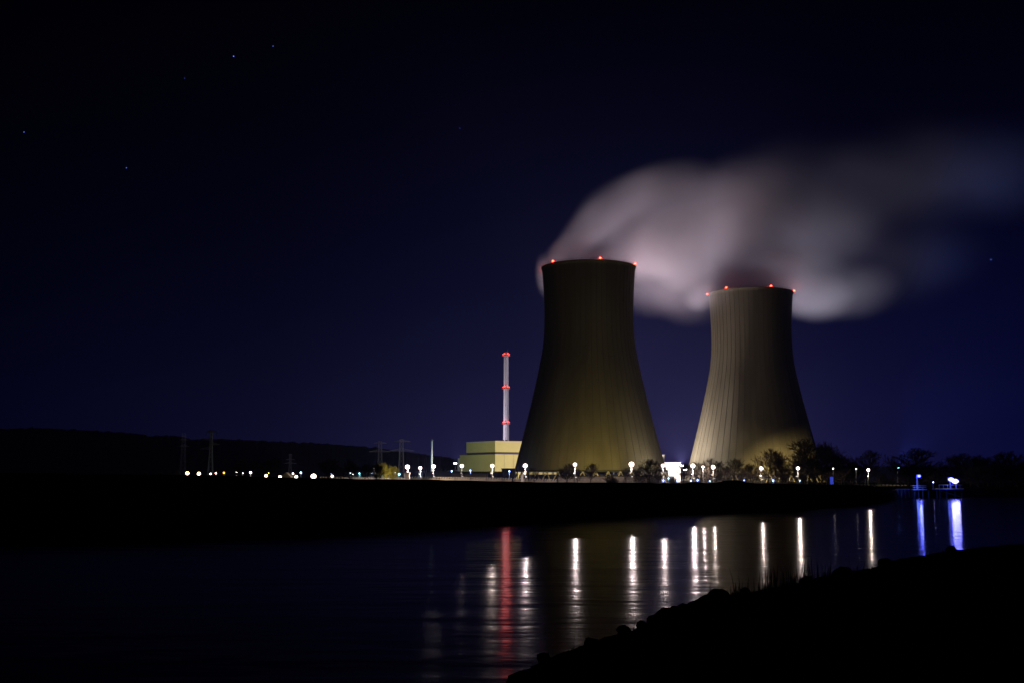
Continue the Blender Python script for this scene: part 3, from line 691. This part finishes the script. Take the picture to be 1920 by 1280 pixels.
# ================================================================== PYLONS
def lattice(mb, w0, w1, z0, z1, n, r):
    def cs(z):
        t_ = (z-z0)/(z1-z0); h = (w0+(w1-w0)*t_)/2
        return [Vector((-h, -h, z)), Vector((h, -h, z)), Vector((h, h, z)), Vector((-h, h, z))]
    for k in range(n):
        za = z0+(z1-z0)*(1-(1-k/n)**1.0); zb = z0+(z1-z0)*(k+1)/n
        a_, b_ = cs(za), cs(zb)
        for i in range(4):
            j = (i+1) % 4
            mb.tube(a_[i], b_[i], r, n=4, cap=False); mb.tube(a_[i], b_[j], r*.8, n=3, cap=False); mb.tube(a_[j], b_[i], r*.8, n=3, cap=False)
            mb.tube(b_[i], b_[j], r*.8, n=3, cap=False)
def pylon(px, ytop, ybase, D, w0, w1, arms, label, r=.14, nseg=4):
    top = at(px, ytop, D); z0 = 2.0
    t = thing('lattice_pylon', label, 'pylon', (top.x, D, z0), 'pylons of the power lines')
    H = top.z-z0
    mb = MB(); lattice(mb, w0, w1*1.3, 0, H*.55, nseg, r); lattice(mb, w1*1.3, w1, H*.55, H, nseg, r); mb.build('mast', M['pylon'], t)
    tips = []
    for y, xl, xr in arms:
        z = at(px, y, D).z-z0; am_ = MB(); ar_tips = []; r2 = r*1.7
        for xx in (xl, xr):
            if not xx: continue
            X = xx*D/F
            for q in (-w1/2, w1/2):
                am_.tube((0, q, z), (X, 0, z), r2*.9, n=3); am_.tube((0, q, z+abs(X)*.16+.6), (X, 0, z), r2*.7, n=3)
            k = 5
            for i in range(k):
                u = i/k; am_.tube((X*u, 0, z), (X*(u+.5/k), 0, z+(abs(X)*.16+.6)*(1-u-.5/k)), r2*.5, n=3); am_.tube((X*(u+.5/k), 0, z+(abs(X)*.16+.6)*(1-u-.5/k)), (X*(u+1/k), 0, z), r2*.5, n=3)
            ar_tips.append((X, z))
        A_ = am_.build('crossarm', M['pylon'], t)
        for X, z in ar_tips:
            MB().tube((X, 0, z), (X, 0, z-2.2), .14, n=5).build('insulator', M['dark_steel'], A_)
            tips.append(Vector((top.x+X, D, z0+z-2.3)))
    return tips
ta = pylon(396.5, 807, 882, 640, 3.3, 1.15, [(809.5, -10, 10), (824, -14, 0), (832.5, 0, 16), (841, -20, 0)], 'nearest lattice pylon with staggered crossarms above the left field', .13, 6)
tb = pylon(713, 826.5, 868, 1300, 6.5, 3.2, [(830, -12, 12), (846, -21, 18)], 'left of the two distant twin armed pylons', .12)
tcp = pylon(753, 823, 868, 1180, 6.5, 3.2, [(827, -14, 17), (844.5, -24, 24)], 'right of the two distant twin armed pylons', .13)
td = pylon(544.5, 850, 885, 1500, 5, 2, [(852, -4, 4), (861, -9, 9), (868, -12, 12)], 'small faint pylon behind the gabled barn', .12)
te = pylon(345, 812, 880, 1250, 6, 3, [(824, -8, 8), (836, -11, 11)], 'dim distant pylon left of the nearest pylon', .05)
M['wire'] = mat('power_wire', (.18, .18, .2), .5, .1, 1)
def wire(a_, b_, sag, label, r=.035):
    n = 14; mb = MB(); pr = None; a_, b_ = Vector(a_), Vector(b_)
    for i in range(n+1):
        u = i/n; p = (b_-a_)*u - Vector((0, 0, sag*4*u*(1-u)))
        if pr is not None: mb.tube(pr, p, r, n=3, cap=False)
        pr = p
    o = mb.build('power_line', M['wire'], None); o.location = a_
    tag(o, label, 'power line', 'overhead power lines')
wire(ta[-1], te[2], 9, 'power line from the lowest left arm of the nearest pylon')
wire(ta[0], te[0], 8, 'power line from the top arm of the nearest pylon to the dim one')
wire(tb[2], td[5], 10, 'power line leaving the left outer arm of the left twin armed pylon')
wire(tcp[2], tb[3], 2, 'power line between the lower arms of the two twin armed pylons')
wire(tcp[0], tb[1], 2, 'power line between the upper arms of the two twin armed pylons')
# slim mast
top = at(810, 823.5, 900)
t = thing('antenna_mast', 'slim pale blue mast left of the reactor hall', 'mast', (top.x, 900, 2))
MB().tube((0,0,0), (0,0,top.z-3), .75, .62, 10).build('shaft', M['white_paint'], t, True)
MB().lathe([(0, top.z-3), (1.15, top.z-2.9), (1.15, top.z-2.5), (0, top.z-2.4)], 12).build('platform', M['steel'], t)
MB().tube((0,0,top.z-2.5), (0,0,top.z-1), .12).build('lightning_rod', M['steel'], t)
point('mast_fill_light', t, (-8, -70, 5), (.4, .7, 1), 110000, .3, 40, (8, 70, 16), .8)  # unseen spot added to brighten the whole shaft evenly
# ================================================================== TREES
def tree_mesh(seed, stems=1, prim=20, low=.2, widest=.55, lift=.5, openness=1.0):
    """a winter tree 12 m tall with a rounded crown 10 m wide: stems, arching limbs, branches and twigs"""
    rnd = random.Random(seed); tr = MB(); cr = MB(); Hh = 12.0
    def env(u):                       # crown radius at height share u
        if u < low: return 0
        t_ = (u-low)/(1-low); k = (widest-low)/(1-low)
        q = t_/k if t_ < k else (1-t_)/(1-k)
        return 5.0*max(0.05, q)**(.55 if t_ < k else .5)
    def arc(mbx, p, d, ln, r0, r1, n, bend, sides):
        pts = [p]; q = p
        for i in range(n):
            d = (d+Vector((rnd.uniform(-1, 1), rnd.uniform(-1, 1), rnd.uniform(-1, 1)))*.13+Vector((0, 0, bend/n))).normalized()
            nq = q+d*(ln/n); a_, b_ = r0+(r1-r0)*i/n, r0+(r1-r0)*(i+1)/n
            mbx.tube(q, nq, a_, b_, sides, cap=False); q = nq; pts.append(q)
        return pts, d
    def side_dir(d, ang, az):
        u = d.orthogonal().normalized(); w_ = d.cross(u)
        return (d*math.cos(ang)+(u*math.cos(az)+w_*math.sin(az))*math.sin(ang)).normalized()
    for sidx in range(stems):
        off = Vector((0, 0, -.3)); a_ = 6.28*sidx/stems+.4
        d0 = Vector((0, 0, 1)) if stems == 1 else Vector((math.cos(a_)*.24, math.sin(a_)*.24, 1)).normalized()
        if stems > 1: off += Vector((math.cos(a_)*.3, math.sin(a_)*.3, 0))
        tp, _ = arc(tr, off, d0, Hh*.93*rnd.uniform(.92, 1), .24 if stems == 1 else .18, .03, 9, .12, 6)
        npr = prim//stems + 2
        for k in range(npr):
            u = low+.02+(1-low-.1)*((k+rnd.random()*.8)/npr)**1.15
            f = u*9/1.0; i0 = min(8, int(f)); base = tp[i0].lerp(tp[i0+1], f-i0)
            rad = env(min(.97, u+.12)); az = k*2.4+rnd.uniform(-.5, .5)
            el = .25+.75*u*lift*2
            d = Vector((math.cos(az), math.sin(az), el)).normalized()
            ln = max(1.0, rad*rnd.uniform(.85, 1.12)*math.sqrt(1+el*el)*.86)
            r0 = .035+.075*(1-u)
            lp, ld = arc(tr if r0 > .075 else cr, base, d, ln, r0, .02, 5, .45, 4)
            ns = int((4+ln*1.5)*openness)
            for m in range(ns):
                v = .18+.8*m/ns; g = v*5; j0 = min(4, int(g)); b2 = lp[j0].lerp(lp[j0+1], g-j0)
                dd = side_dir((lp[j0+1]-lp[j0]).normalized(), rnd.uniform(.5, 1.0), rnd.uniform(0, 6.28)); dd = (dd+Vector((0, 0, .25))).normalized()
                l2 = ln*(.5-.3*v)*rnd.uniform(.7, 1.2)+.35
                sp_, sd_ = arc(cr, b2, dd, l2, .04, .023, 3, .3, 3)
                for q in range(int((3+l2*2.6)*openness)):
                    w2 = rnd.uniform(.15, 1)*3; k0 = min(2, int(w2)); b3 = sp_[k0].lerp(sp_[k0+1], w2-k0)
                    d3 = (side_dir((sp_[k0+1]-sp_[k0]).normalized(), rnd.uniform(.35, .9), rnd.uniform(0, 6.28))+Vector((0, 0, .2))).normalized()
                    l3 = rnd.uniform(.35, .95)
                    tw, _ = arc(cr, b3, d3, l3, .024, .016, 2, .2, 3)
                    if rnd.random() < .6: arc(cr, tw[1], side_dir(d3, .6, rnd.uniform(0, 6.28)), l3*.55, .02, .015, 1, .1, 3)
    zs = max(v[2] for v in cr.v); s = 12/zs
    for m_ in (tr, cr): m_.v = [(x*s, y*s, z*s) for x, y, z in m_.v]
    xs = sorted(v[0] for v in cr.v); wd = xs[int(len(xs)*.995)]-xs[int(len(xs)*.005)]
    return tr, cr, wd
VARS = []
for i, targs in enumerate([(1, 24, .2, .52, .5, 1.12), (1, 21, .24, .6, .65, 1.0), (2, 28, .13, .5, .45, 1.12), (1, 30, .14, .5, .4, 1.35), (1, 16, .2, .5, .55, .8), (3, 28, .04, .42, .4, 1.3)]):
    tr, cr, wd = tree_mesh(11+i*7, *targs)
    a_ = tr.build('trunk', M['bark']); b_ = cr.build('crown', M['bark'])
    VARS.append((a_.data, b_.data, wd)); bpy.data.objects.remove(a_); bpy.data.objects.remove(b_)
pale = []
for k in range(2):
    me = [VARS[k*3][j].copy() for j in (0, 1)]
    for m_ in me: m_.materials.clear(); m_.materials.append(M['pale_bark'])
    pale.append((me[0], me[1], VARS[k*3][2]))
rt = random.Random(5)
def tree(px, ytop, wpx, D, var, label, group='bare trees before the plant', src=None, zb=None, name='bare_tree'):
    me_t, me_c, wd = (src or VARS)[var]
    top = at(px, ytop, D); z0 = (ground_at(top) if zb is None else zb)-.2
    t = thing(name, label, 'tree', (top.x, D, z0), group, rt.uniform(0, 6.28))
    H = top.z-z0; sz = H/12; sw = wpx*1.06*D/F/wd
    t.scale = (sw, sw, sz)
    for nm, me in (('trunk', me_t), ('crown', me_c)):
        o = bpy.data.objects.new(nm, me); COL.objects.link(o); o.parent = t
    return t
for a_ in [
    (450, 859, 28, 430, 0, 'round bare tree, leftmost of the field trees'),
    (483, 861, 24, 430, 1, 'slim bare tree on the left of the broad field clump'),
    (507, 855.5, 44, 425, 3, 'broad dark bare tree in the middle of the field clump'),
    (615, 857, 34, 430, 0, 'lone bare tree right of the most dazzling field lamp'),
    (658, 858, 40, 430, 2, 'forked bare tree in front of the turquoise hall'),
    (641, 874, 22, 440, 4, 'low bare tree left of the forked tree'),
    (684, 866, 24, 440, 1, 'small bare tree right of the forked tree'),
    (707, 866, 28, 440, 3, 'dark bare tree touching the yellow lit tree'),
    (1002, 874.5, 22, 560, 4, 'thin pale bare tree right of the mast at the larger tower foot'),
    (1062, 867, 30, 500, 0, 'bare tree left of a mast before the larger tower'),
    (1083, 876, 18, 520, 4, 'small bare tree right behind a mast before the larger tower'),
    (1106.5, 865, 27, 500, 1, 'oval bare tree standing alone before the middle of the larger tower'),
    (1141, 889, 20, 520, 5, 'low bare bush tree before the middle of the larger tower'),
    (1173, 875, 20, 500, 4, 'small bare tree left under the brightest tower mast'),
    (1195, 873, 26, 490, 2, 'low bare tree right under the brightest tower mast'),
    (1216, 858.5, 38, 490, 0, 'tall bare tree before the right edge of the larger tower'),
    (1234, 876, 20, 510, 1, 'small bare tree at the right edge of the larger tower'),
    (1281, 864, 26, 480, 1, 'slender bare tree at the right corner of the white hall'),
    (1322, 855.5, 56, 470, 2, 'broad bare tree with twin stems left of the right tower'),
    (1342, 862, 30, 480, 0, 'bare tree overlapping the right side of the broad tree'),
    (1357, 871, 30, 480, 3, 'dense dark bare tree behind the mound'),
    (1374, 855.5, 34, 480, 1, 'fan shaped bare tree before the left half of the right tower'),
    (1395, 873, 28, 480, 5, 'low dark bare tree right of the fan shaped tree'),
    (1411, 866, 30, 470, 3, 'bare tree left of the tall twin trunk tree'),
    (1437, 838.5, 46, 450, 0, 'tall bare tree, left trunk of a pair before the right tower'),
    (1452, 843, 34, 450, 1, 'tall bare tree, right trunk of a pair before the right tower'),
    (1466, 852, 34, 440, 3, 'bare tree filling the gap before the large clump'),
    (1474, 870, 36, 430, 5, 'low dense tree at the foot of the large clump, left side'),
    (1502, 836, 50, 420, 2, 'left tree of the large dark clump at the right tower'),
    (1528, 818.5, 74, 410, 0, 'tallest tree in the middle of the large dark clump'),
    (1552, 824, 50, 415, 3, 'right shoulder tree of the large dark clump'),
    (1510, 858, 60, 405, 5, 'low front tree in the left of the large dark clump'),
    (1545, 855, 60, 405, 2, 'low front tree in the middle of the large dark clump'),
    (1582, 848, 50, 410, 3, 'lower tree right of the large dark clump'),
    (1600, 862, 44, 405, 5, 'low front tree right of the large dark clump'),
    (1620, 841, 46, 445, 0, 'fan tree above the lone lamp right of the clump'),
    (1575, 870, 50, 400, 2, 'dense low tree between the clump and the fan tree'),
    (1645, 877, 34, 445, 4, 'small pale tree right of the lone lamp'),
    (1700, 837.5, 74, 400, 0, 'wide domed tree left of the blue lit mooring posts'),
    (1690, 862, 56, 395, 2, 'low tree under the wide domed tree'),
    (1722, 866, 50, 395, 5, 'dark low tree right of the wide domed tree'),
    (1750, 872, 40, 420, 3, 'low tree in the dip between dome and right wood')]:
    tree(*a_)
for i, (px, y, wd_, D, v, lab) in enumerate([
    (1788, 852, 50, 430, 1, 'tree above the bright blue mooring light'), (1820, 847, 64, 420, 0, 'first rounded tree of the right wood'),
    (1850, 850, 60, 425, 3, 'second tree of the right wood from the left'), (1878, 847, 56, 420, 2, 'third tree of the right wood from the left'),
    (1905, 843, 64, 430, 0, 'tall tree at the right edge of the picture'), (1835, 872, 70, 400, 5, 'low front tree at the left of the right wood'),
    (1870, 870, 70, 400, 2, 'low front tree in the middle of the right wood'), (1905, 868, 70, 400, 5, 'low front tree at the right end of the right wood'),
    (1945, 846, 70, 430, 1, 'tree cut by the right picture edge')]):
    tree(px, y, wd_, D, v, lab, 'trees of the dark wood at right')
tree(727, 865, 32, 560, 0, 'yellow green floodlit bare tree with several stems', src=pale)
tree(737, 872, 22, 565, 1, 'smaller yellow lit tree right of the larger yellow tree', src=pale)
tl = at(727, 894, 548)
t = thing('ground_floodlight', 'low yellow floodlight at the foot of the yellow lit tree', 'lamp', (tl.x, tl.y, 3.1))
MB().box(-.3, .3, -.2, .2, 0, .5).build('lamp_head', M['dark_steel'], t)
point('lamp_light', t, (1, 3, .8), (.95, .8, .16), 7000, .3)
# bushes
def bush(px, y, wpx, D, label, seed, group='bushes along the plant', m='bush'):
    rnd = random.Random(seed); top = at(px, y, D); z0 = ground_at(top)-.2; H = top.z-z0; W = wpx*D/F/2
    t = thing('bare_bush', label, 'bush', (top.x, D, z0), group)
    mb = MB()
    for k in range(160):
        a_ = rnd.uniform(0, 6.28); e = rnd.uniform(0, 1)**.6; x = math.cos(a_)*W*e; yy = math.sin(a_)*W*e*.6
        h = H*math.sqrt(max(.05, 1-e*e))*rnd.uniform(.75, 1.05)
        m0 = Vector((x*.35, yy*.35, 0)); m1 = Vector((x*.8, yy*.8, h*.55)); m2 = Vector((x*1.0+rnd.uniform(-.3, .3), yy, h))
        mb.tube(m0, m1, .05, .035, 3, False); mb.tube(m1, m2, .035, .015, 3, False)
        for q in range(3):
            v = m1.lerp(m2, rnd.random()); mb.tube(v, v+Vector((rnd.uniform(-.6, .6), rnd.uniform(-.6, .6), rnd.uniform(.1, .6))), .02, .012, 3, False)
    mb.build('twigs', M[m], t)
for a_ in [(272, 879.5, 14, 430, 'faint pale bush at left, second of the row', 3), (230, 881, 12, 430, 'faint bush, leftmost of the field row', 4), (300, 881.5, 20, 425, 'low faint bush left of the golden bush', 5),
           (333, 880, 22, 425, 'golden lit bush left of the warm field lamps', 6), (318, 882, 14, 425, 'low bush touching the golden bush', 7), (1655, 884, 26, 440, 'warm lit bush left of the wide domed tree', 8),
           (1150, 893, 26, 520, 'low dark bush before the annex', 9), (1262, 893, 20, 500, 'dark bush before the white hall', 10), (1672, 893, 20, 440, 'low warm bush right of the lone lamp', 12),
           (948, 880, 16, 700, 'dark ragged bush on the left of the dark block', 13), (1215, 893, 40, 480, 'low dark bush under the tall tree at the tower edge', 14), (1740, 893, 34, 420, 'dim brown bush right of the narrow blue mooring post', 15)]:
    bush(*a_)
# ================================================================== MOORING POSTS AND SHEET PILE WALL WITH BLUE LIGHTS
M['blue_pile'] = mat('sheet_pile_steel', (.22, .24, .30), .55, .25, .4, .3)
wa = on_level(1682, 932.2); wb = on_level(1723, 932.2)
t = thing('sheet_pile_wall', 'blue lit sheet pile quay wall left of the narrow mooring post', 'quay wall', (wa.x, wa.y, -1))
mb = MB(); W = wb.x-wa.x; n = 24
v = []
for i in range(n+1):
    o_ = .35*(i // 2 % 2); v += [(W*i/n, o_, 0), (W*i/n, o_, 2.9)]
mb.add(v, [(2*i, 2*i+2, 2*i+3, 2*i+1) for i in range(n)]); mb.box(0, W, .5, 8, 0, 2.85)
mb.build('piling', M['blue_pile'], t)
MB().box(-.1, W+.1, -.25, .6, 2.9, 3.15).build('coping', M['fence'], t)
wq = on_level(1640, 931.5)
def dolphin(px, label, ztop):
    b = on_level(px, 932.6)
    t = thing('mooring_platform', label, 'mooring', (b.x, b.y, -1), 'blue lit mooring structures')
    return t, b
t, b = dolphin(1723.5, 'narrow blue lit mooring post with a lamp on top', 0)
for x in (-1.0, 0, 1.0, 2.4, 4.4): MB().tube((x, .3, 0), (x, .3, 3.6 if x < 2 else 2.8), .17, n=8).build('pile', M['blue_pile'], t)
MB().box(-1.6, 1.8, -.4, 1.2, 2.9, 3.1).build('deck', M['white_paint'], t)
mb = MB()
for z in (3.5, 3.9): mb.tube((-1.5, -.3, z), (1.7, -.3, z), .05)
mb.build('railing', M['white_paint'], t)
pl = MB().tube((-.3, .2, 3.1), (-.3, .2, 6.6), .16).build('lamp_post', M['white_paint'], t)
MB().ball((.15, -.1, 6.2), .3, 2, (1.3, 1, 1)).build('lamp_glass', em((.035, .04, 1.0), 24), pl)
mb = MB()
for i in range(9): mb.tube((-.55, .05, 3.3+i*.33), (-.05, .05, 3.3+i*.33), .05)
mb.build('ladder', M['white_paint'], t)
point('pile_fill_light', t, (-.9, -1.6, 3.9), BLUE, 100, .2)  # added point without a lamp, brightens the piles and quay wall
point('lamp_light', t, (.1, -.9, 5.9), (.12, .14, 1.0), 900, .3, 150, (0, -1, -.1), .4)
t, b = dolphin(1784, 'wide blue lit mooring platform carrying two dazzling floodlights', 0)
for x in (-2.6, -1, 1, 2.6): MB().tube((x, .3, 0), (x, .3, 3.0), .2, n=8).build('pile', M['blue_pile'], t)
MB().box(-3.2, 2.8, -.6, 1.8, 3.0, 3.3).build('deck', M['white_paint'], t)
MB().tube((-2.4, 0, 2.6), (2.4, 0, 1.2), .12).build('brace', M['blue_pile'], t)
MB().tube((1.3, .2, 3.3), (1.3, .2, 4.4), .12).build('lamp_post', M['white_paint'], t)
MB().tube((-.1, .2, 3.3), (-.1, .2, 5.2), .12).build('lamp_post', M['white_paint'], t)
point('deck_fill_light', t, (-1.2, -1.6, 4.4), BLUE, 60, .2)  # added point without a lamp, brightens the deck
mb = MB()
for x in (-3, -2, -1, 0, 1, 2): mb.tube((x, -.5, 3.3), (x, -.5, 4.1), .04)
mb.tube((-3.1, -.5, 4.1), (2.6, -.5, 4.1), .05); mb.build('railing', M['white_paint'], t)
for (x, z, r) in ((.1, 5.4, .5), (1.05, 4.95, .62)):
    h_ = MB().box(x-.6, x+.6, .3, .9, z-.5, z+.5).build('lamp_head', M['dark_steel'], t)
    MB().ball((x, 0, z), r, 2, (1.35, .5, .85)).build('lamp_glass', em((.09, .09, 1.0), 22), h_)
    point('lamp_light', t, (x, -1.2, z), (.14, .14, 1.0), 2100, .5, 150, (0, -1, -.15), .4)
o = MB().ball((0, 0, 0), .09, 1).build('lamp_glass', em((.42, .40, 1.0), 40), t); o.location = (-4.2, 0, 4.7)
MB().tube((-4.2, .2, 3.1), (-4.2, .2, 4.7), .05).build('lamp_post', M['white_paint'], t)
MB().box(-4.4, -3.2, .1, .3, 3.05, 3.2).build('bracket', M['white_paint'], t)
# lit blue board by the trees
c = at(1559, 893, 330); d = at(1559, 906.5, 330)
t = thing('marker_board', 'upright blue lit board standing in the meadow', 'sign', (c.x, 330, d.z-.5))
MB().box(-.4, .4, -.05, .05, .5, c.z-d.z+.5).build('board', emit('blue_board', (.05, .09, .75), .55), t)
MB().box(-.06, .06, .06, .16, -.6, c.z-d.z+.4).build('post', M['steel'], t)
# marker pole in the far shallows that leaves its dark reflection
# ================================================================== NEAR BANK DETAIL
rr = random.Random(21)
def rock(px, py, s, label, group, i):
    p = on_level(px, py); mb = MB(); rnd = random.Random(i*13+1)
    bm = bmesh.new(); bmesh.ops.create_icosphere(bm, subdivisions=3, radius=1)
    vs_ = []
    pl_ = [(Vector((rnd.uniform(-1,1), rnd.uniform(-1,1), rnd.uniform(-.6,1))).normalized(), rnd.uniform(.55, .85)) for _ in range(9)]
    for v in bm.verts:
        c_ = v.co.copy()
        for n_, d_ in pl_:
            k = c_.dot(n_)
            if k > d_: c_ -= n_*(k-d_)
        c_ *= 1+.08*mnoise.noise(c_*3+Vector((i, 0, 0)))
        vs_.append((c_.x*s*.95, c_.y*s*.8, c_.z*s*.62))
    mb.add(vs_, [tuple(v.index for v in f.verts) for f in bm.faces]); bm.free()
    o = mb.build('boulder', M['rock']); o.location = (p.x, p.y, max(0, bank_z(p.x, p.y))+.12*s); o.rotation_euler = (0, 0, rnd.uniform(0, 6))
    tag(o, label, 'rock', group)
RG = 'boulders along the near waterline'
for i, (px, py, s, lab) in enumerate([
    (1344, 1128, .62, 'large pointed boulder on the near waterline below the brown reflections'), (1326, 1133, .5, 'boulder just left of the large pointed one'), (1308, 1142, .42, 'dark boulder with a small rock at its left, in the water edge'),
    (1246, 1162, .48, 'rounded boulder beside the brightest white reflection'), (1225, 1172, .3, 'small boulder below the brightest white reflection'), (1206, 1178, .28, 'small boulder near the end of the brightest reflection'),
    (1282, 1150, .3, 'low boulder between the rounded and pointed ones'), (1266, 1157, .34, 'flat topped boulder right of the rounded one'), (1580, 1078, .55, 'boulder breaking the waterline right of the last white streak'),
    (1572, 1082, .4, 'smaller boulder touching the one right of the last white streak'), (1785, 1036, .42, 'hummock of rock under the bright blue reflection'), (1515, 1094, .4, 'low boulder under the last tall white streak'),
    (1170, 1190, .26, 'stone at the waterline left of the brightest reflection'), (1110, 1212, .28, 'stone at the lower waterline right of the red reflection'), (1020, 1243, .22, 'lowest stone near the foot of the red reflection'),
    (1660, 1060, .5, 'boulder on the waterline left of the narrow blue streak'), (1395, 1117, .3, 'low stone right of the large pointed boulder')]):
    rock(px, py, s, lab, RG, i)
# grass along the crest of the near bank
def blades(name, label_kind, spots, hmin, hmax, wd_, seed, m='grass'):
    rnd = random.Random(seed); mb = MB()
    for (x, y) in spots:
        z = bank_z(x, y)
        if z < .05: continue
        h = rnd.uniform(hmin, hmax)*rnd.choice((.6, .8, 1, 1)); a_ = rnd.uniform(0, 6.28); lean = rnd.uniform(.02, .3)*h
        dx, dy = math.cos(a_)*lean, math.sin(a_)*lean; w_ = wd_*rnd.uniform(.6, 1.3); b_ = rnd.uniform(0, 3.14); cx_, cy__ = math.cos(b_)*w_, math.sin(b_)*w_
        mb.add([(x-cx_, y-cy__, z-.05), (x+cx_, y+cy__, z-.05), (x+dx*.4+cx_*.7, y+dy*.4+cy__*.7, z+h*.55), (x+dx*.4-cx_*.7, y+dy*.4-cy__*.7, z+h*.55), (x+dx, y+dy, z+h)],
               [(0, 1, 2, 3), (3, 2, 4)])
    tag(mb.build(name, M[m]), kind='stuff')
sp = []
for k in range(2600):
    i = rr.randrange(4, len(edge2)-2); (ax, ay), (bx, by) = edge2[i], edge2[i+1]; u = rr.random()
    x = ax+(bx-ax)*u; y = ay+(by-ay)*u; nx_, ny_ = by-ay, -(bx-ax); l = math.hypot(nx_, ny_); o_ = abs(rr.gauss(.8, 2.5)) + .3
    sp.append((x+nx_/l*o_, y+ny_/l*o_))
blades('bank_grass', '', sp, .06, .24, .016, 3)
sp = []
for px, py, n_, s_ in [(1455, 1101, 60, 1.0), (1440, 1104, 40, .7), (1472, 1098, 50, .9), (1485, 1096, 24, .8), (1412, 1112, 14, .8), (1366, 1118, 12, .5), (1500, 1094, 14, .8), (1545, 1086, 10, .8), (1392, 1114, 10, .5), (1598, 1078, 10, .6)]:
    p = on_level(px, py)
    for k in range(n_): sp.append((p.x+rr.gauss(0, s_), p.y-abs(rr.gauss(.5, .5))))
blades('tall_weeds', '', sp, .35, 1.15, .02, 4)
sp = []
for k in range(420): sp.append((rr.gauss(-5.4, 1.6), rr.gauss(13.2, 1.3)))
for k in range(40): sp.append((rr.gauss(-3.4, .5), rr.gauss(12.0, .8)))
blades('reeds', '', sp, .9, 2.1, .008, 5)

# ================================================================== HAZE
haze_m = bpy.data.materials.new('haze_air'); haze_m.use_nodes = True; nt = haze_m.node_tree; nt.nodes.clear()
v = nt.nodes.new('ShaderNodeVolumePrincipled'); v.inputs['Color'].default_value = (.42, .46, 1.0, 1); v.inputs['Density'].default_value = .00004; v.inputs['Anisotropy'].default_value = .3
o = nt.nodes.new('ShaderNodeOutputMaterial'); nt.links.new(v.outputs[0], o.inputs['Volume'])
hz = MB().box(-4000, 4000, -30, 7000, -5, 330).build('haze', haze_m)
tag(hz, kind='stuff')
